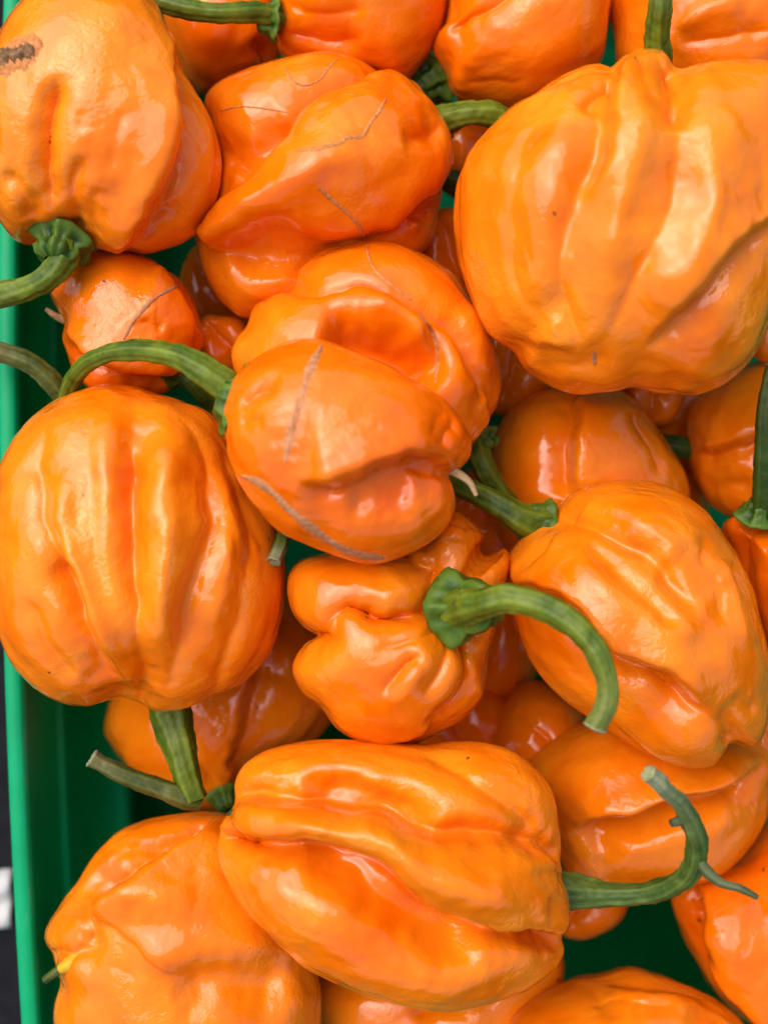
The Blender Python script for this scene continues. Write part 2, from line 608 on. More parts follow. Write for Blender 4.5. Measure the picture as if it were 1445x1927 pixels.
def make_calyx(parent, c, z, direction, rad, neck, depth=26, squash=1.0, seed=0, lobes=5, mat='calyx', lip=1.0):
    """flared collar where the stem meets the pepper; direction = axis pointing away from the pepper (world)"""
    e = W(c[0], c[1], z)
    t = np.array(direction, float)
    t /= np.linalg.norm(t)
    a = np.cross(t, [0.1, 0.2, 1.0] if abs(t[2]) < 0.9 else [0, 1, 0])
    a /= np.linalg.norm(a)
    b = np.cross(t, a)
    n = 60
    ang = np.linspace(0, 2 * math.pi, n, endpoint=False)
    lo = np.cos(lobes * ang + seed)
    sec = 2 * math.pi / lobes
    pent = math.cos(sec / 2) / np.cos((ang + seed / lobes) % sec - sec / 2)
    lo = (pent - 0.9) / 0.1
    lob = 0.42 + 0.58 * pent + 0.04 + 0.02 * np.cos(9 * ang + seed * 3) + 0.02 * np.cos(3 * ang + seed)
    fold = 0.12 * np.cos(lobes * ang + seed + 0.5) + 0.13 * np.cos(2 * lobes * ang + seed) + 0.05 * np.cos(17 * ang)
    prof = [(neck / rad * 0.45, 1.5), (neck / rad, 1.35), (neck / rad * 1.12, 0.85), (0.60, 0.48), (0.82, 0.22), (0.97, 0.04), (1.05, -0.12), (1.03, -0.26), (0.90, -0.24), (0.5, -0.15)]
    V, G = [], []
    for i, (pr, ph) in enumerate(prof):
        k = sstep(0.4, 1.0, pr)
        rr = rad * pr * (1 + (lob - 1) * k) * (1 + fold * (0.7 if 1 < i < 5 else 0.15))
        hh = depth * ph + lo * depth * 0.16 * k * lip + 0.08 * depth * np.cos(3 * ang + seed) * k
        V.append(e + np.outer(np.cos(ang) * rr * squash, a) + np.outer(np.sin(ang) * rr, b) + np.outer(hh, t))
        G.append(0.5 + 4 * fold * (1 if i < 5 else 0) + (0.9 if 5 <= i <= 7 else 0.0))
    V = np.concatenate(V)
    G = np.concatenate(G)
    F = []
    for i in range(len(prof) - 1):
        for j in range(n):
            j2 = (j + 1) % n
            F.append((i * n + j, i * n + j2, (i + 1) * n + j2, (i + 1) * n + j))
    return mesh_obj('calyx', V, F, M[mat], parent, attrs={'groove': G})

GROUP = 'orange habanero peppers heaped in the green tray'
_seed = [0]
COL = {
    'orange':  ((0.73, 0.128, 0.0003), (0.80, 0.212, 0.005)),
    'pale':    ((0.75, 0.145, 0.0006), (0.83, 0.238, 0.008)),
    'red':     ((0.73, 0.108, 0.0003), (0.80, 0.180, 0.003)),
    'amber':   ((0.70, 0.126, 0.0003), (0.78, 0.210, 0.005)),
}

def pepper(label, outline, c, zc, H, feats=(), tint='orange', axis=90, res=7, boxy=2.45, wrinkle=1.0, rough=1.0, gloss=0.09, rim=0.3):
    _seed[0] += 1
    s = _seed[0]
    base = W(c[0], c[1], zc)
    base[2] = zc - H
    e = empty('habanero_pepper', base, label, 'pepper', GROUP)
    V, F = pepper_surface(outline, c, zc, H, feats, axis, res, s, boxy, wrinkle, rough, rim)
    m = pepper_mat('pepper skin %d' % s, *COL[tint], gloss=gloss, seed=s * 0.37)
    mesh_obj('flesh', V, F, m, e)
    return e, camray_hits(V, F) if res >= 6 else None

#@@STRUCT
# ------------------------------------------------------------------ the setting
def rounded_rect(hw, hh, r, n=10):
    P = []
    for cx, cy, a0 in ((hw - r, hh - r, 0), (-hw + r, hh - r, 90), (-hw + r, -hh + r, 180), (hw - r, -hh + r, 270)):
        for k in range(n + 1):
            a = math.radians(a0 + 90 * k / n)
            P.append((cx + r * math.cos(a), cy + r * math.sin(a), math.cos(a), math.sin(a)))
    return P

def table():
    V = []
    n = 40
    s = 9000
    for i in range(n + 1):
        for j in range(n + 1):
            V.append(((i / n - 0.5) * s, (j / n - 0.5) * s, -702))
    F = [(i * (n + 1) + j, (i + 1) * (n + 1) + j, (i + 1) * (n + 1) + j + 1, i * (n + 1) + j + 1) for i in range(n) for j in range(n)]
    m = plain_mat('dark table cloth', (0.003, 0.003, 0.0045), (0.008, 0.008, 0.011), 300, 0.85)
    o = mesh_obj('table_top', V, F, m)
    o['kind'] = 'structure'
table()

def tray():
    m, nt, bs = new_mat('green tray plastic')
    tc = nt.nodes.new('ShaderNodeTexCoord')
    n = noise_node(nt, tc.outputs['Object'], 60, 4, 0.6)
    c = ramp(nt, n.outputs[0], [(0.3, (0.0004, 0.36, 0.135)), (0.7, (0.0008, 0.44, 0.17))])
    mp = nt.nodes.new('ShaderNodeMapping')
    mp.inputs['Scale'].default_value = (1.0, 0.09, 0.6)
    nt.links.new(tc.outputs['Object'], mp.inputs['Vector'])
    sc_ = noise_node(nt, mp.outputs[0], 900, 3, 0.7)
    sr = ramp(nt, sc_.outputs[0], [(0.60, (0, 0, 0)), (0.72, (0.5, 0.5, 0.5))])
    mix = nt.nodes.new('ShaderNodeMix')
    mix.data_type = 'RGBA'
    nt.links.new(sr.outputs[0], mix.inputs['Factor'])
    nt.links.new(c.outputs[0], mix.inputs['A'])
    mix.inputs['B'].default_value = (0.10, 0.36, 0.24, 1)
    nt.links.new(mix.outputs['Result'], bs.inputs['Base Color'])
    bs.inputs['Roughness'].default_value = 0.42
    bs.inputs['Specular IOR Level'].default_value = 0.25
    n2 = noise_node(nt, tc.outputs['Object'], 500, 3, 0.6)
    b = bump(nt, n2.outputs[0], 0.12, 0.0004)
    nt.links.new(b.outputs[0], bs.inputs['Normal'])
    tr = nt.nodes.new('ShaderNodeBsdfTranslucent')
    nt.links.new(c.outputs[0], tr.inputs['Color'])
    mx = nt.nodes.new('ShaderNodeMixShader')
    mx.inputs[0].default_value = 0.3
    nt.links.new(bs.outputs[0], mx.inputs[1])
    nt.links.new(tr.outputs[0], mx.inputs[2])
    nt.links.new(mx.outputs[0], nt.nodes['Material Output'].inputs['Surface'])
    # profile: (offset outward from the inner wall line, z)
    prof = [(-60, -676), (-40, -672), (-24, -660), (-12, -640), (-4, -600), (0, -420), (2, -300), (4, -292), (14, -288), (16, -280),
            (18, -200), (20, -120), (23, -80), (26, -66), (31, -61), (42, -60), (53, -61), (58, -65), (60, -73), (60, -120),
            (56, -122), (53, -118), (52, -78), (36, -76), (32, -82), (29, -120), (27, -280), (25, -296), (14, -304), (11, -420), (8, -600), (2, -650), (-12, -676), (-40, -690), (-60, -692)]
    zr = -60
    kz = (DIST - zr) / DIST
    hw, hh = 1150, 1500
    base = []
    corners = rounded_rect(hw, hh, 130)
    for k in range(len(corners)):                       # straight sides get points too
        p, q = corners[k], corners[(k + 1) % len(corners)]
        m_ = 24 if math.hypot(q[0] - p[0], q[1] - p[1]) > 300 else 1
        for j in range(m_):
            f = j / m_
            base.append(tuple(p[i] * (1 - f) + q[i] * f for i in range(4)))
    nb = len(base)
    mid = W(28, CY, zr)
    def bow(X, Y):                                      # the long side bulges a little
        y = min(max(CY - Y / kz, -300), 2300)
        return 2.4e-5 * (y - 600) ** 2 * kz * max(0.0, 1 - X / hw)
    V = []
    for off, z in prof:
        for x, y, nx, ny in base:
            X, Y = x + nx * (off - 26) + hw, y + ny * (off - 26)
            V.append((mid[0] + X + bow(max(X, 0), mid[1] + Y), mid[1] + Y, z))
    F = []
    npf = len(prof)
    for i in range(npf - 1):
        for j in range(nb):
            j2 = (j + 1) % nb
            F.append((i * nb + j, i * nb + j2, (i + 1) * nb + j2, (i + 1) * nb + j))
    F.append(tuple(range(nb)))
    F.append(tuple(range((npf - 1) * nb, npf * nb))[::-1])
    e = empty('produce_tray', (mid[0] + hw, mid[1], -700), 'green plastic produce tray holding the heap of orange peppers', 'tray')
    # rim and tub as two parts
    cut = 12
    fr = [f for f in F if len(f) == 4 and cut <= f[0] // nb < 22]
    fb = [f for f in F if not (len(f) == 4 and cut <= f[0] // nb < 22)]
    for nm, fs in (('tub', fb), ('rim', fr)):
        used = sorted({v for f in fs for v in f})
        mp = {v: k for k, v in enumerate(used)}
        mesh_obj(nm, [V[v] for v in used], [[mp[v] for v in f] for f in fs], m, e)
tray()

# ------------------------------------------------------------------ the peppers
def tip(parent, pts, mat='dry', name='blossom_tip', sides=12):
    return make_stem(parent, pts, mat, sides=sides, cut=False, amp=0.12, name=name)

# top left, big, scarred, calyx at the lower end
e, hit = pepper('large pepper in the upper left corner with a rough brown scab',
    [(75, 0), (150, -38), (230, -28), (288, 15), (320, 75), (358, 135), (398, 208), (420, 290), (412, 368), (375, 433), (312, 470),
     (255, 482), (195, 470), (120, 462), (45, 462), (8, 430), (-20, 380), (-34, 250), (-22, 150), (20, 68)],
    (185, 215), 80, 225, [
     ('step', [(240, 470), (283, 415), (295, 370), (320, 320), (338, 260), (342, 200), (335, 110), (312, 40)], 42, 75, 'full'),
     ('crease', [(100, 130), (95, 200), (85, 280), (90, 350), (95, 410)], 26, 13),
     ('crease', [(152, 280), (138, 350), (140, 430)], 14, 9, 'end'),
     ('crease', [(236, 200), (224, 260), (198, 330)], 4, 9),
     ('crease', [(160, 200), (166, 250)], 3, 8),
     ('crease', [(178, 450), (176, 400), (186, 350)], 8, 8, 'start'),
     ('crease', [(62, 440), (66, 395), (60, 350)], 9, 9, 'start'),
     ('crease', [(-5, 320), (35, 350), (55, 420)], 12, 12),
     ('dent', [(200, 390), (235, 330), (260, 280)], 3, 22),
     ('dent', [(100, 465), (125, 450)], 30, 45, 'full'),
    ], 'pale', axis=85)
make_calyx(e, (118, 455), 130, (-0.25, -0.85, 0.45), 58, 36, 30, seed=1)
make_stem(e, [(126, 440, 128, 36), (122, 470, 138, 33), (112, 500, 142, 28), (80, 528, 135, 25), (35, 547, 118, 25), (-15, 556, 100, 26), (-60, 560, 85, 27)], 'stem', seed=2)
ribbon('scab_border', hit, [(-14, 130), (12, 118), (36, 102), (76, 72)], 30, 5, M['scar_fine'], e, 4)
ribbon('scab', hit, [(-14, 120), (10, 106), (28, 104), (44, 98), (66, 90)], 23, 12, M['scab'], e, 14)

# top row
e, hit = pepper('shaded pepper behind the long horizontal stem at the top',
    [(310, 40), (340, -30), (430, -60), (500, -20), (532, 50), (530, 110), (500, 150), (440, 168), (395, 178), (350, 140)],
    (425, 60), -240, 170, [('crease', [(480, 60), (510, 110), (500, 160)], 20, 14)], 'red', res=6)
e, hit = pepper('pepper cut by the top edge, its long stem running left',
    [(512, -20), (518, 60), (532, 108), (600, 130), (690, 148), (760, 155), (815, 100), (842, 40), (850, -50), (780, -140), (640, -160), (540, -110)],
    (680, 0), -90, 190, [
     ('crease', [(515, 40), (560, 70), (620, 80), (700, 75)], 14, 20),
     ('crease', [(520, 0), (600, 20), (700, 20)], 9, 22)], 'orange', axis=0)
make_calyx(e, (516, 38), 5, (-1, 0.05, 0.15), 42, 24, 22, seed=2)
make_stem(e, [(520, 38, 0, 24), (490, 24, 30, 22), (430, 24, 55, 20), (370, 20, 60, 20), (310, 4, 55, 21), (250, -22, 50, 22)], 'stem', seed=3)
e, hit = pepper('pepper at the top edge right of the middle with mottled highlights',
    [(850, -60), (835, 50), (815, 95), (838, 140), (860, 182), (930, 198), (1010, 202), (1080, 172), (1125, 122), (1143, 55), (1140, -20), (1060, -120), (930, -130)],
    (990, 20), -70, 190, [
     ('crease', [(830, 60), (880, 30), (940, 0), (990, -40)], 16, 18),
     ('crease', [(860, 165), (920, 150), (1000, 150)], 8, 16)], 'orange', axis=30)
make_calyx(e, (812, 150), -130, (-0.75, -0.55, 0.3), 56, 32, 26, seed=2.5, mat='calyx')
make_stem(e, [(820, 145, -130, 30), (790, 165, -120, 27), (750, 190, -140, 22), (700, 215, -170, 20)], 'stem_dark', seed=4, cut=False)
e, hit = pepper('pepper in the top right corner behind the upright stem',
    [(1155, -40), (1152, 60), (1165, 135), (1230, 200), (1360, 220), (1500, 180), (1570, 60), (1540, -60), (1400, -120), (1250, -110)],
    (1350, 40), -80, 185, [
     ('ridge', [(1270, 60), (1330, 20), (1400, 0)], 10, 18),
     ('crease', [(1265, 90), (1330, 75), (1400, 60), (1460, 60)], 12, 14)], 'orange', axis=20)

# pepper with a tongue-like lobe, upper middle
e, hit = pepper('pepper with a broad tongue-like lobe and fine cracked scars',
    [(395, 190), (450, 150), (530, 120), (610, 104), (690, 122), (745, 158), (792, 208), (825, 265), (839, 330), (830, 405), (800, 470),
     (720, 530), (600, 580), (480, 603), (420, 572), (383, 510), (362, 440), (388, 385), (410, 320), (398, 250)],
    (600, 330), -50, 205, [
     ('lobe', [(706, 140), (654, 159), (602, 183), (568, 204), (543, 239), (526, 266), (498, 308), (464, 339), (429, 363), (408, 380), (386, 412), (378, 446), (401, 472),
               (440, 462), (474, 441), (512, 427), (540, 427), (574, 440), (609, 454), (654, 459), (695, 454), (745, 436), (785, 405), (812, 376), (845, 325), (850, 290), (825, 230), (790, 180), (745, 150)], 74, 80),
     ('ridge', [(680, 280), (580, 335), (490, 385), (410, 430)], 20, 48),
     ('crease', [(812, 258), (780, 272), (735, 278)], 14, 10),
     ('dent', [(420, 500), (500, 480), (600, 485), (680, 480)], 34, 40),
     ('dent', [(430, 330), (490, 270), (540, 215)], 20, 36),
     ('ridge', [(838, 335), (806, 400), (775, 455)], 9, 9),
     ('crease', [(790, 420), (810, 400), (835, 380)], 14, 12)], 'orange', axis=25)
make_calyx(e, (815, 248), -40, (0.85, 0.35, 0.35), 62, 28, 22, seed=0.8)
make_stem(e, [(805, 240, -50, 30), (838, 226, -10, 27), (880, 214, 10, 25), (925, 216, 5, 24), (975, 236, -10, 22), (1010, 270, -60, 22)], 'stem', seed=5, cut=False)
ribbon('scar', hit, [(556, 283), (585, 281), (610, 276), (640, 268), (655, 258), (682, 256), (696, 232), (714, 208), (726, 184)], 5, 2, M['scar_fine'], e, 3)
ribbon('scar', hit, [(598, 352), (630, 380), (655, 402), (676, 425), (686, 448)], 4.5, 3, M['scar_fine'], e, 5)
ribbon('scar', hit, [(535, 125), (550, 150), (572, 160), (600, 150), (620, 125), (636, 110)], 3, 2, M['scar_fine'], e, 6)
ribbon('scar', hit, [(415, 208), (450, 200), (500, 204), (545, 212)], 2.5, 2, M['scar_fine'], e, 7)

# big, boxy, upper right
e, hit = pepper('largest pepper, boxy and wrinkled, at the right with its stem pointing up',
    [(1040, 160), (1095, 133), (1135, 128), (1160, 138), (1185, 122), (1230, 116), (1268, 140), (1330, 134), (1400, 134), (1470, 150), (1530, 225), (1545, 350),
     (1505, 480), (1450, 590), (1405, 680), (1345, 728), (1292, 741), (1240, 735), (1190, 727), (1125, 738), (1062, 738), (1018, 714),
     (985, 690), (972, 662), (918, 622), (888, 560), (864, 490), (853, 410), (862, 340), (900, 272), (962, 208)],
    (1180, 410), 150, 265, [
     ('step', [(1158, 125), (1146, 210), (1133, 300), (1080, 395)], 26, 60, 'start'),
     ('crease', [(1135, 290), (1078, 395), (1060, 510), (1080, 620), (1108, 695)], 15, 24),
     ('crease', [(1268, 130), (1278, 205), (1274, 255)], 36, 16, 'start'),
     ('crease', [(1275, 225), (1268, 345), (1225, 480), (1165, 600), (1120, 700)], 15, 26),
     ('crease', [(1060, 145), (985, 270), (958, 420), (985, 560), (1060, 680)], 5, 28),
     ('crease', [(1385, 135), (1435, 280), (1415, 440), (1290, 590), (1180, 700)], 5, 28),
     ('ridge', [(1212, 150), (1200, 250), (1165, 380), (1130, 520)], 14, 34),
     ('ridge', [(1330, 160), (1355, 300), (1320, 440), (1220, 600)], 14, 45),
     ('ridge', [(1080, 190), (1040, 330), (1015, 470), (1030, 600)], 4, 32),
     ('step', [(925, 622), (993, 647), (1048, 660), (1082, 640)], 10, 34),
     ('step', [(1210, 655), (1248, 615), (1323, 550), (1408, 460), (1470, 385)], 24, 60),
     ('crease', [(1010, 705), (1050, 690), (1100, 700)], 8, 12),
     ('crease', [(1150, 135), (1120, 165), (1112, 195)], 14, 9),
     ('dent', [(1105, 690), (1120, 685)], 16, 30, 'full'),
    ], 'pale', axis=100, boxy=2.8, wrinkle=1.2, rough=1.0, rim=0.05)
make_stem(e, [(1236, 170, 60, 30), (1237, 120, 110, 29), (1238, 60, 150, 25), (1243, 5, 185, 23), (1252, -60, 205, 22)], 'stem', seed=6)
ribbon('blossom_mark', hit, [(1117, 662), (1119, 674), (1118, 686)], 5, 3, M['scar'], e, 2)

# small one on the left with a scar
e, hit = pepper('small pepper with one brown scar line, tucked left beside the rim',
    [(100, 548), (120, 510), (160, 482), (230, 473), (300, 494), (345, 522), (374, 575), (386, 640), (372, 692), (330, 735), (250, 760),
     (180, 745), (138, 705), (122, 655), (128, 612), (108, 575)],
    (245, 600), -30, 140, [
     ('step', [(378, 645), (372, 595), (352, 555), (320, 515), (280, 490)], 24, 45),
     ('step', [(118, 622), (145, 650), (165, 670), (200, 686), (260, 710), (310, 712), (360, 690)], 34, 45),
     ('crease', [(262, 600), (280, 615), (305, 628)], 8, 8)], 'red', axis=30, gloss=0.11, wrinkle=0.7)
make_calyx(e, (345, 690), -10, (0.7, -0.55, 0.35), 48, 26, 24, seed=3)
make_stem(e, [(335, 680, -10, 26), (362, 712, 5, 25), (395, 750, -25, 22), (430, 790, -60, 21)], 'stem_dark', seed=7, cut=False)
ribbon('scar', hit, [(338, 535), (318, 545), (290, 562), (262, 590), (245, 612), (232, 640)], 5.5, 3, M['scar'], e, 8)
tip(e, [(122, 602, -40, 8), (104, 594, -30, 7), (86, 581, -20, 4)], 'dry')

# between, behind the front one
e, hit = pepper('folded pepper with layered lobes just behind the scarred front pepper',
    [(436, 692), (452, 640), (488, 585), (540, 548), (562, 508), (620, 470), (700, 456), (782, 476), (852, 516), (902, 582), (934, 660),
     (944, 742), (922, 792), (882, 828), (780, 880), (640, 860), (500, 780)],
    (700, 650), 5, 200, [
     ('lobe', [(440, 690), (466, 610), (477, 580), (516, 554), (555, 548), (601, 552), (632, 544), (679, 532), (712, 541), (749, 562), (787, 588), (834, 607), (861, 638), (880, 680),
               (906, 727), (922, 765), (922, 805), (880, 870), (700, 900), (520, 830)], 54, 60),
     ('crease', [(805, 600), (822, 641), (824, 680), (812, 728)], 13, 11),
     ('ridge', [(700, 560), (770, 600), (812, 650)], 10, 22),
     ('dent', [(590, 645), (690, 668), (765, 700), (815, 745)], 62, 50),
     ('ridge', [(870, 560), (905, 640), (925, 720)], 8, 22),
     ('crease', [(880, 810), (890, 770), (895, 730)], 10, 12)], 'orange', axis=140)
make_calyx(e, (905, 826), -60, (0.5, -0.8, 0.3), 36, 24, 20, seed=1.2)
make_stem(e, [(896, 830, -60, 25), (905, 868, -40, 23), (925, 905, -50, 21), (960, 950, -70, 18)], 'stem', seed=8, cut=False)
ribbon('scar', hit, [(690, 462), (696, 490), (710, 512), (735, 535), (775, 565)], 4, 2.5, M['scar_fine'], e, 9)
ribbon('scar', hit, [(785, 585), (812, 622), (824, 660), (818, 722)], 4, 2.5, M['scar_fine'], e, 10)

# front centre
e, hit = pepper('deep orange pepper in the centre with thick grey-brown scars',
    [(436, 735), (468, 690), (510, 660), (560, 644), (612, 648), (680, 668), (760, 704), (830, 746), (868, 790), (886, 830), (880, 862),
     (862, 884), (842, 893), (852, 915), (853, 955), (840, 988), (808, 1018), (760, 1042), (700, 1058), (630, 1050), (558, 1020), (500, 975), (458, 920), (430, 868), (419, 808)],
    (630, 840), 255, 180, [
     ('step', [(550, 908), (610, 909), (655, 900), (722, 878), (780, 864), (845, 852)], 30, 95),
     ('crease', [(445, 770), (490, 735), (525, 735)], 12, 10),
     ('crease', [(450, 800), (480, 790), (510, 792)], 6, 8),
     ('crease', [(870, 800), (840, 815), (830, 845)], 8, 9),
     ('crease', [(850, 770), (820, 790), (800, 830)], 5, 9),
     ('dent', [(640, 945), (720, 935), (790, 940)], 10, 40)], 'red', axis=10, wrinkle=1.2)
make_calyx(e, (441, 754), 262, (-0.90, 0.36, 0.16), 64, 33, 20, seed=0.2)
make_stem(e, [(442, 742, 250, 35), (405, 712, 262, 31), (355, 680, 258, 27), (300, 663, 240, 23), (240, 660, 215, 20), (185, 672, 190, 18), (148, 700, 150, 18), (128, 742, 90, 18), (124, 790, 20, 18)], 'stem', seed=9, cut=False)
ribbon('scar', hit, [(606, 650), (588, 684), (574, 722), (562, 765), (548, 810), (540, 845), (538, 872)], 10.5, 3, M['scar'], e, 11)
ribbon('scar', hit, [(455, 895), (480, 905), (510, 925), (540, 955), (575, 985), (610, 1012), (650, 1035), (690, 1047), (722, 1050)], 10, 3, M['scar'], e, 12)
tip(e, [(838, 880, 285, 9), (864, 892, 297, 8), (884, 908, 300, 6), (896, 932, 295, 4)], 'dry')

# big one on the left
e, hit = pepper('big ribbed pepper overlapping the tray rim, its stem pointing down',
    [(0, 930), (10, 862), (50, 800), (110, 752), (180, 727), (250, 731), (310, 745), (380, 766), (420, 800), (455, 860), (492, 930), (520, 990),
     (534, 1060), (531, 1140), (510, 1220), (472, 1270), (420, 1305), (350, 1328), (285, 1336), (255, 1330), (225, 1320), (150, 1326), (90, 1302), (40, 1252), (8, 1190), (-6, 1100), (-6, 1000)],
    (265, 1020), 70, 255, [
     ('crease', [(205, 735), (165, 830), (163, 940), (190, 1060), (225, 1180), (252, 1335)], 5, 18),
     ('crease', [(246, 735), (250, 850), (243, 960), (250, 1075), (260, 1180), (262, 1340)], 24, 17, 'end'),
     ('crease', [(120, 755), (72, 850), (78, 950), (108, 1050), (155, 1180), (228, 1325)], 15, 18, 'end'),
     ('crease', [(320, 750), (384, 860), (388, 980), (365, 1090), (335, 1220), (300, 1340)], 11, 20),
     ('crease', [(400, 800), (455, 920), (470, 1050), (445, 1180), (400, 1310)], 12, 20, 'end'),
     ('dent', [(100, 1050), (130, 1110), (160, 1180)], 12, 20),
     ('step', [(95, 1010), (143, 1095), (175, 1200), (220, 1290)], 14, 40),
     ('step', [(330, 1240), (350, 1125), (375, 1040), (386, 975), (382, 890)], 12, 55),
     ('dent', [(270, 780), (262, 850), (258, 920)], 8, 26),
     ('crease', [(40, 1120), (80, 1210), (150, 1290)], 9, 14),
     ('ridge', [(215, 760), (203, 900), (218, 1050), (245, 1210)], 5, 22),
     ('ridge', [(290, 745), (318, 860), (312, 1050), (288, 1270)], 20, 38),
     ('ridge', [(115, 870), (122, 1000), (180, 1160), (225, 1270)], 10, 16),
     ('ridge', [(425, 860), (430, 1000), (390, 1200)], 9, 26)], 'pale', axis=92, boxy=2.4, wrinkle=1.2)
make_stem(e, [(318, 1300, 0, 46), (322, 1345, 10, 40), (336, 1400, 25, 33), (352, 1460, 30, 27), (366, 1505, 30, 26)], 'stem', seed=10, cut=False, amp=0.1)
make_stem(e, [(378, 1512, 28, 14), (352, 1502, 34, 22), (300, 1484, 45, 20), (240, 1462, 52, 18), (195, 1440, 56, 16), (176, 1428, 58, 17)], 'stem_olive', seed=11)

# star-shaped one with its calyx towards the lens
e, hit = pepper('small knobbly pepper facing up, green star calyx and hooked stem on top',
    [(543, 1105), (549, 1072), (575, 1052), (620, 1046), (700, 1030), (790, 1000), (848, 961), (888, 978), (915, 1008), (914, 1042), (944, 1028), (959, 1050), (948, 1110),
     (936, 1180), (921, 1232), (918, 1290), (898, 1332), (850, 1372), (772, 1399), (700, 1391), (640, 1366), (608, 1330), (570, 1296),
     (554, 1252), (572, 1215), (592, 1192), (572, 1165), (552, 1138)],
    (770, 1180), 60, 195, [
     ('lobe', [(530, 1100), (548, 1050), (640, 1020), (770, 1000), (815, 1075), (805, 1141), (753, 1155), (723, 1167), (677, 1149), (646, 1140), (620, 1190), (560, 1180)], 20, 45),
     ('lobe', [(650, 1142), (720, 1169), (805, 1147), (866, 1215), (876, 1270), (860, 1318), (835, 1353), (795, 1395), (690, 1410), (590, 1350), (530, 1260), (570, 1205), (606, 1196), (625, 1160)], 24, 60),
     ('crease', [(745, 1030), (775, 1052), (815, 1075)], 30, 14, 'full'),
     ('crease', [(918, 1040), (905, 1062), (895, 1085)], 26, 12, 'full'),
     ('ridge', [(887, 1229), (899, 1275), (902, 1327)], 6, 9),
     ('crease', [(795, 1216), (759, 1251), (741, 1272), (720, 1302)], 12, 8),
     ('ridge', [(795, 1236), (760, 1290), (735, 1325)], 4, 12),
     ('crease', [(935, 1110), (915, 1160), (905, 1220)], 14, 12),
     ('crease', [(805, 1150), (760, 1160), (722, 1170), (680, 1152), (640, 1150)], 16, 11, 'start'),
     ('crease', [(880, 1215), (880, 1275), (850, 1340), (800, 1395)], 18, 11, 'start'),
     ('crease', [(838, 1210), (828, 1260), (800, 1320)], 9, 10, 'start'),
     ('crease', [(820, 1185), (770, 1200), (700, 1230)], 6, 12, 'start'),
     ('dent', [(850, 1140), (862, 1150)], 26, 60, 'full'),
     ('ridge', [(860, 990), (855, 1020)], 12, 30)], 'amber', axis=70, rim=0.4)
make_calyx(e, (866, 1143), 236, (0.58, 0.08, 0.80), 66, 36, 58, seed=0.4, lip=0.6)
make_stem(e, [(852, 1146, 225, 48), (880, 1142, 290, 36), (915, 1134, 330, 31), (960, 1126, 355, 29), (1015, 1138, 375, 28), (1070, 1168, 390, 27), (1115, 1215, 400, 25), (1140, 1270, 405, 23), (1142, 1320, 405, 22), (1122, 1366, 400, 22)], 'stem', seed=12)

# right of it
e, hit = pepper('pepper with long diagonal folds, under the tip of the hooked stem',
    [(1045, 955), (1090, 922), (1170, 904), (1250, 914), (1312, 950), (1360, 1010), (1396, 1080), (1416, 1160), (1441, 1250), (1444, 1310), (1434, 1368), (1412, 1402), (1368, 1400), (1338, 1436),
     (1288, 1444), (1212, 1420), (1140, 1376), (1060, 1322), (1000, 1252), (966, 1180), (948, 1100), (950, 1052), (985, 1005)],
    (1190, 1160), 40, 225, [
     ('crease', [(1035, 965), (1065, 968), (1108, 990), (1151, 1011), (1197, 1040), (1251, 1082), (1325, 1155)], 28, 16, 'start'),
     ('dent', [(1083, 1008), (1130, 1043), (1179, 1090), (1233, 1140), (1290, 1200)], 15, 18),
     ('ridge', [(1120, 950), (1200, 990), (1290, 1060)], 12, 45),
     ('ridge', [(1060, 1030), (1140, 1090), (1230, 1150), (1320, 1230)], 14, 42),
     ('step', [(950, 1050), (966, 1090), (1001, 1111), (1048, 1125), (1101, 1168), (1150, 1224), (1208, 1252), (1244, 1266), (1286, 1293), (1322, 1330), (1351, 1370)], 46, 70),
     ('crease', [(1345, 1330), (1370, 1370), (1365, 1410)], 14, 12),
     ('ridge', [(1350, 1040), (1385, 1130), (1405, 1230)], 10, 24),
     ('crease', [(1310, 1000), (1345, 1090), (1370, 1190)], 7, 16),
     ('crease', [(1380, 1300), (1410, 1330), (1430, 1320)], 8, 10)], 'orange', axis=-40, wrinkle=1.2, rough=1.0)
make_calyx(e, (1010, 985), 60, (-0.75, 0.35, 0.45), 50, 28, 22, seed=2.2)
make_stem(e, [(1014, 988, 55, 42), (985, 978, 78, 32), (945, 955, 85, 26), (900, 930, 75, 23), (855, 912, 55, 22), (810, 900, 30, 21)], 'stem', seed=13, cut=False)

# lower neighbours
e, hit = pepper('smooth shaded pepper below the biggest one, one crease down its middle',
    [(918, 905), (930, 822), (968, 762), (1050, 728), (1150, 728), (1212, 778), (1262, 850), (1294, 925), (1280, 1010), (1180, 1060), (1050, 1060), (950, 1030)],
    (1100, 880), -210, 185, [
     ('step', [(1088, 730), (1083, 820), (1072, 940)], 24, 70),
     ('crease', [(1190, 770), (1215, 840), (1250, 900)], 8, 20)], 'amber', axis=80, wrinkle=0.6, rough=0.6)
e, hit = pepper('pepper cut by the right edge with a level crease across it',
    [(1300, 838), (1300, 780), (1330, 722), (1395, 690), (1460, 680), (1525, 720), (1535, 880), (1490, 968), (1400, 985), (1340, 955), (1310, 900)],
    (1410, 830), -220, 170, [
     ('step', [(1295, 855), (1343, 848), (1385, 838), (1425, 825), (1480, 810)], 24, 45),
     ('crease', [(1320, 930), (1360, 915), (1420, 915)], 10, 14)], 'amber', axis=10, res=6)
e, hit = pepper('pepper at the right edge with its dark green stem rising straight up',
    [(1362, 990), (1395, 968), (1450, 962), (1530, 990), (1580, 1080), (1570, 1200), (1510, 1290), (1445, 1250), (1405, 1150), (1385, 1060)],
    (1470, 1110), -100, 175, [
     ('crease', [(1425, 975), (1405, 1040), (1402, 1110)], 16, 12, 'start'),
     ('crease', [(1450, 970), (1440, 1040), (1450, 1120)], 8, 12, 'start')], 'red', axis=80, res=6)
make_calyx(e, (1428, 968), 10, (0.05, 0.85, 0.5), 46, 24, 20, seed=3.1)
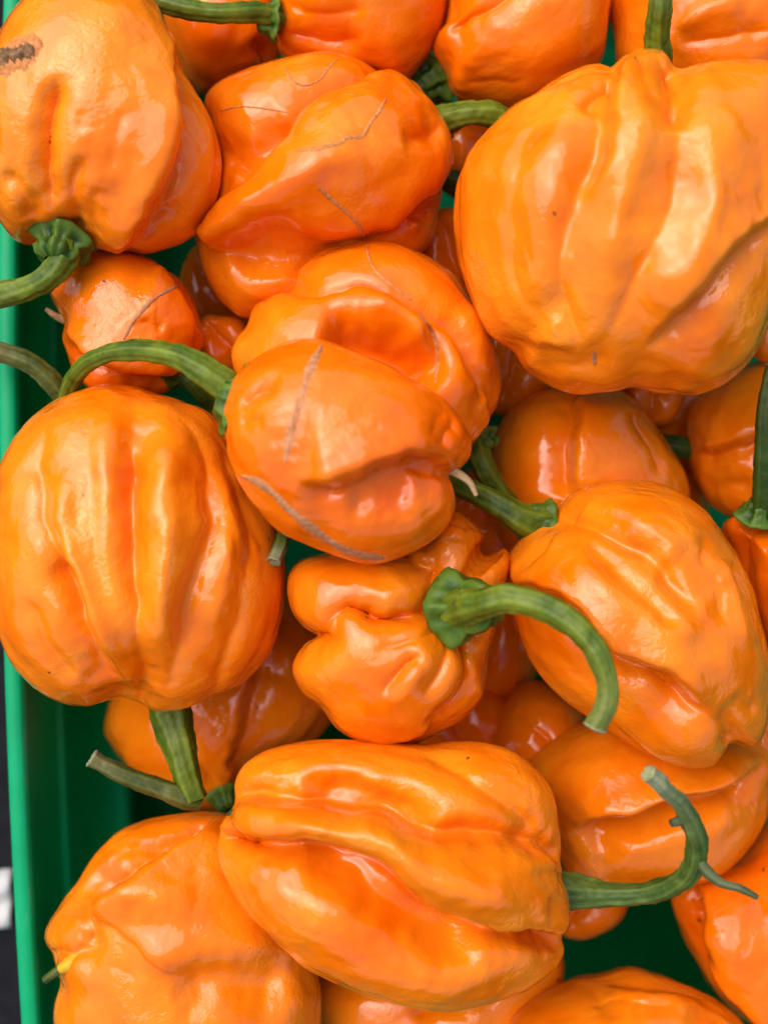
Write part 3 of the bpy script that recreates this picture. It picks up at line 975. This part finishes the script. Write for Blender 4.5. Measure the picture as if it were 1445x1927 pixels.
make_stem(e, [(1428, 975, 0, 25), (1434, 940, 35, 21), (1437, 890, 60, 19), (1438, 820, 80, 18), (1444, 750, 95, 18), (1456, 690, 105, 18)], 'stem_dark', seed=14)
e, hit = pepper('pepper with a thick overhanging lobe beneath the curled stem tip',
    [(990, 1440), (1050, 1385), (1140, 1350), (1260, 1350), (1370, 1370), (1435, 1402), (1452, 1460), (1442, 1540), (1402, 1602), (1340, 1650), (1240, 1666), (1140, 1672), (1062, 1650), (1035, 1570), (1010, 1500)],
    (1220, 1510), -170, 190, [
     ('step', [(1060, 1568), (1103, 1547), (1173, 1535), (1223, 1522), (1298, 1505), (1373, 1485), (1440, 1420)], 48, 80),
     ('ridge', [(1120, 1640), (1220, 1600), (1330, 1570), (1420, 1520)], 10, 30)], 'orange', axis=10)
e, hit = pepper('dark shaded pepper half hidden below the hooked stem',
    [(915, 1390), (940, 1330), (1000, 1284), (1065, 1300), (1110, 1370), (1090, 1450), (1000, 1480), (930, 1450)],
    (1010, 1380), -290, 130, [('crease', [(960, 1330), (1000, 1360), (1040, 1400)], 10, 14)], 'red', res=6)
e, hit = pepper('shaded pepper lying deep under the big ribbed one, beside the bare tray floor',
    [(203, 1345), (216, 1405), (260, 1462), (330, 1502), (400, 1528), (450, 1510), (520, 1440), (610, 1375), (640, 1300), (600, 1190), (540, 1120), (400, 1100), (260, 1200)],
    (420, 1310), -360, 190, [
     ('crease', [(300, 1340), (360, 1400), (420, 1500)], 14, 14),
     ('step', [(440, 1500), (450, 1400), (470, 1300), (500, 1200)], 22, 60)], 'orange', axis=60, res=7)
make_calyx(e, (425, 1500), -210, (0.3, -0.75, 0.6), 40, 22, 22, seed=1.8)

# front bottom
e, hit = pepper('large pepper lying sideways at the bottom with deep wavy folds',
    [(440, 1482), (468, 1432), (530, 1402), (620, 1388), (720, 1394), (800, 1401), (900, 1398), (970, 1415), (1022, 1460), (1052, 1525), (1063, 1600), (1058, 1635), (1066, 1700), (1058, 1765), (1062, 1785),
     (1040, 1822), (980, 1862), (900, 1890), (800, 1892), (700, 1866), (620, 1830), (540, 1780), (470, 1720), (425, 1652), (408, 1592), (418, 1552), (438, 1530), (446, 1512)],
    (740, 1640), 130, 215, [
     ('step', [(1080, 1632), (1003, 1595), (948, 1586), (888, 1583), (823, 1575), (773, 1550), (723, 1525), (650, 1512), (550, 1503), (430, 1508)], 30, 70, 'full'),
     ('crease', [(1080, 1632), (1003, 1595), (948, 1586), (888, 1583), (823, 1575), (773, 1550), (723, 1525), (650, 1512), (550, 1503), (430, 1508)], 32, 17, 'full'),
     ('step', [(430, 1568), (500, 1588), (600, 1600), (690, 1622), (750, 1660), (808, 1718), (863, 1747), (923, 1758), (998, 1767), (1080, 1762)], 42, 80, 'full'),
     ('crease', [(430, 1568), (500, 1588), (600, 1600), (690, 1622), (750, 1660), (808, 1718), (863, 1747), (923, 1758), (998, 1767), (1080, 1762)], 32, 17, 'full'),
     ('ridge', [(480, 1545), (600, 1558), (720, 1580), (800, 1630), (900, 1675), (1040, 1700)], 20, 36),
     ('dent', [(540, 1630), (660, 1668), (740, 1735), (830, 1785), (930, 1795)], 38, 42),
     ('crease', [(780, 1402), (860, 1448), (935, 1495), (1000, 1540), (1060, 1600)], 16, 17),
     ('dent', [(560, 1480), (660, 1480), (760, 1510), (840, 1540)], 20, 26),
     ('crease', [(420, 1600), (440, 1585), (470, 1580)], 10, 9),
     ('crease', [(1075, 1655), (1030, 1650), (985, 1640)], 12, 10, 'start'),
     ('crease', [(1075, 1705), (1035, 1700), (1000, 1690)], 9, 9, 'start'),
     ('crease', [(1060, 1720), (1035, 1715), (1010, 1720)], 7, 9)], 'orange', axis=-15, boxy=2.4, rim=0.08)
make_stem(e, [(1048, 1680, 130, 42), (1075, 1681, 135, 36), (1130, 1684, 145, 26), (1200, 1684, 165, 22), (1255, 1672, 195, 21), (1295, 1644, 230, 22), (1312, 1605, 265, 22), (1305, 1560, 305, 20), (1280, 1512, 345, 18), (1252, 1486, 370, 17), (1238, 1470, 380, 19), (1222, 1458, 388, 16)], 'stem_pale', seed=15, amp=0.1)
make_stem(e, [(1312, 1612, 260, 12), (1330, 1640, 275, 12), (1358, 1662, 290, 10), (1392, 1672, 300, 8), (1426, 1690, 305, 5)], 'stem_grey', seed=16, cut=False, sides=14, name='stem_twig')
make_stem(e, [(1296, 1542, 315, 11), (1278, 1545, 325, 10), (1262, 1550, 330, 8)], 'stem_grey', seed=17, cut=False, sides=12, name='stem_twig')
tip(e, [(446, 1532, 180, 8), (436, 1530, 178, 6), (428, 1533, 175, 3)], 'stem_dark')

e, hit = pepper('pepper in the lower left with a bright yellow blossom end',
    [(88, 1752), (118, 1690), (168, 1612), (222, 1562), (300, 1535), (400, 1526), (480, 1560), (560, 1680), (596, 1820), (606, 1888), (590, 1990), (480, 2060), (320, 2080), (160, 2030), (106, 1910), (120, 1840), (112, 1812)],
    (345, 1775), -50, 205, [
     ('step', [(440, 1505), (350, 1575), (280, 1620), (225, 1662), (165, 1705), (150, 1745)], 50, 65),
     ('ridge', [(230, 1815), (330, 1790), (450, 1780), (590, 1800)], 8, 36),
     ('dent', [(310, 1870), (440, 1855), (560, 1880)], 24, 52),
     ('crease', [(90, 1800), (140, 1800), (200, 1770)], 16, 14, 'start'),
     ('crease', [(155, 1700), (165, 1750), (150, 1790)], 14, 10),
     ('crease', [(130, 1830), (200, 1830), (280, 1850)], 7, 18),
     ('ridge', [(210, 1690), (290, 1680), (370, 1690)], 10, 34)], 'orange', axis=-30)
tip(e, [(176, 1790, 50, 24), (150, 1806, 72, 20), (128, 1818, 80, 15), (112, 1826, 80, 10)], 'yellow')
tip(e, [(118, 1823, 79, 11), (104, 1832, 78, 9), (84, 1847, 75, 8)], 'stem_olive')

e, hit = pepper('dull amber pepper at the bottom edge under the sideways one',
    [(590, 1840), (700, 1790), (860, 1760), (1000, 1770), (1056, 1800), (1050, 1870), (1000, 1920), (960, 2000), (800, 2060), (640, 2030), (598, 1930)],
    (820, 1900), -230, 150, [('crease', [(760, 1915), (850, 1890), (950, 1880)], 12, 16)], 'amber', axis=0, res=6)
e, hit = pepper('pepper cut off at the bottom edge right of the middle',
    [(958, 1935), (1010, 1882), (1080, 1852), (1130, 1848), (1190, 1830), (1240, 1838), (1295, 1862), (1370, 1900), (1425, 1965), (1400, 2060), (1250, 2120), (1080, 2100), (980, 2020)],
    (1190, 1965), -90, 180, [
     ('step', [(1340, 1895), (1290, 1872), (1220, 1862), (1125, 1850)], 26, 45),
     ('crease', [(1100, 1900), (1180, 1885), (1280, 1900)], 8, 16)], 'orange', axis=10)
e, hit = pepper('pepper filling the lower right corner beside the dark gap',
    [(1262, 1690), (1290, 1785), (1335, 1872), (1400, 1932), (1500, 1960), (1590, 1900), (1610, 1700), (1570, 1560), (1490, 1530), (1430, 1570), (1380, 1620), (1300, 1640)],
    (1430, 1750), -240, 200, [
     ('step', [(1312, 1690), (1333, 1780), (1363, 1860), (1425, 1930)], 44, 70, 'full')], 'red', axis=60)

# deep ones that show only in gaps
for lab, cx, cy, rx, ry, z, tint in [
    ('sliver of a small pepper below the small scarred one', 420, 650, 62, 60, -120, 'red'),
    ('dim pepper in the gap above the layered one', 850, 480, 95, 90, -220, 'red'),
    ('dim pepper between the layered one and the biggest one', 960, 690, 85, 90, -260, 'amber'),
    ('lower end of a pepper showing under the right of the biggest one', 1225, 745, 62, 62, -250, 'amber'),
    ('dim pepper in the gap behind the short curved green stem', 890, 290, 90, 90, -280, 'red'),
    ('pepper end at the right edge under the biggest one', 1462, 625, 60, 60, -140, 'amber'),
    ('dull pepper end at the right edge below the diagonal folded one', 1455, 1400, 50, 95, -250, 'amber'),
    ('dim pepper under the small knobbly one', 850, 1370, 130, 90, -330, 'red'),
    ('dark pepper in the gap below the tongue-lobed one', 420, 540, 90, 85, -330, 'red'),
    ('dark sliver of pepper in the gap right of the smooth shaded one', 1180, 980, 160, 150, -430, 'red'),
    ('dim pepper in the gap under the crossed stems at the centre', 930, 965, 95, 90, -330, 'red'),
    ('dark pepper in the gap between the two shaded ones at the right', 1288, 800, 75, 85, -390, 'red'),
    ('dim pepper peeping out under the stem of the sideways one', 1100, 1690, 80, 75, -300, 'red'),
    ('dim pepper in the dark gap right of the small knobbly one', 900, 1180, 140, 160, -420, 'red'),
    ]:
    rr = random.Random(cx)
    out = []
    for k in range(12):
        a = k / 12 * 2 * math.pi
        f = 1 + rr.uniform(-0.06, 0.06)
        out.append((cx + rx * f * math.cos(a), cy + ry * f * math.sin(a)))
    a = rr.uniform(0, 3.1)
    pepper(lab, out, (cx, cy), z, min(rx, ry) * 0.95, [('crease', [(cx - rx * math.cos(a), cy - ry * math.sin(a)), (cx + 8, cy + 5), (cx + rx * math.cos(a), cy + ry * math.sin(a))], 14, 12)], tint, res=6)

# loose stems whose peppers are out of sight
def loose_stem(label, pts, mat, seed, cut=True):
    b = W(*pts[0][:3])
    e = empty('pepper_stem', b, label, 'stem', None)
    make_stem(e, pts, mat, seed=seed, cut=cut)
    return e
loose_stem('dark green stem crossing the tray rim above the big ribbed pepper', [(150, 790, -40, 24), (112, 735, 0, 22), (70, 692, 20, 21), (20, 668, 25, 21), (-40, 655, 25, 22)], 'stem_olive', 21)
loose_stem('short pale stem stub at the right side of the big ribbed pepper', [(560, 960, 60, 16), (537, 1000, 120, 15), (526, 1030, 150, 14), (516, 1054, 165, 14)], 'stem_pale', 22)
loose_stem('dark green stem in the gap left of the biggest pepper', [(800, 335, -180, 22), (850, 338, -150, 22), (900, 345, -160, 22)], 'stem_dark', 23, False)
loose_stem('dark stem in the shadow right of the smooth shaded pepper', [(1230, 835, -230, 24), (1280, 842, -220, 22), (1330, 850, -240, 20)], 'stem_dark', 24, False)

# pale thing on the table outside the tray
def pale_cloth():
    n = 24
    V = []
    for i in range(n + 1):
        for j in range(n + 1):
            x, y = -330 + 330 * i / n, -190 + 380 * j / n
            V.append((x, y, 12 + 9 * math.sin(i * 0.7) * math.cos(j * 0.5) + 6 * math.sin(i * 0.31 + j * 0.43)))
    m_ = len(V)
    V += [(x, y, z - 7) for x, y, z in V]
    F = []
    for i in range(n):
        for j in range(n):
            a, b_, c_, d = i * (n + 1) + j, (i + 1) * (n + 1) + j, (i + 1) * (n + 1) + j + 1, i * (n + 1) + j + 1
            F.append((a, b_, c_, d))
            F.append((d + m_, c_ + m_, b_ + m_, a + m_))
    rim = [i * (n + 1) for i in range(n + 1)] + [n * (n + 1) + j for j in range(1, n + 1)] + [i * (n + 1) + n for i in range(n - 1, -1, -1)] + [j for j in range(n - 1, 0, -1)]
    for k in range(len(rim)):
        a, b_ = rim[k], rim[(k + 1) % len(rim)]
        F.append((b_, a, a + m_, b_ + m_))
    p = W(22, 1690, -700)
    V = [(p[0] + x * 0.9, p[1] + y * 0.36, -700 + z) for x, y, z in V]
    o = mesh_obj('cloth', V, F, plain_mat('white cloth', (0.42, 0.40, 0.39), (0.55, 0.53, 0.52), 700, 0.9, 0.2))
    o['label'] = 'blurred white cloth outside the tray at the lower left edge'
    o['category'] = 'cloth'
pale_cloth()

for o in bpy.data.objects:
    if '_base' in o:
        del o['_base']
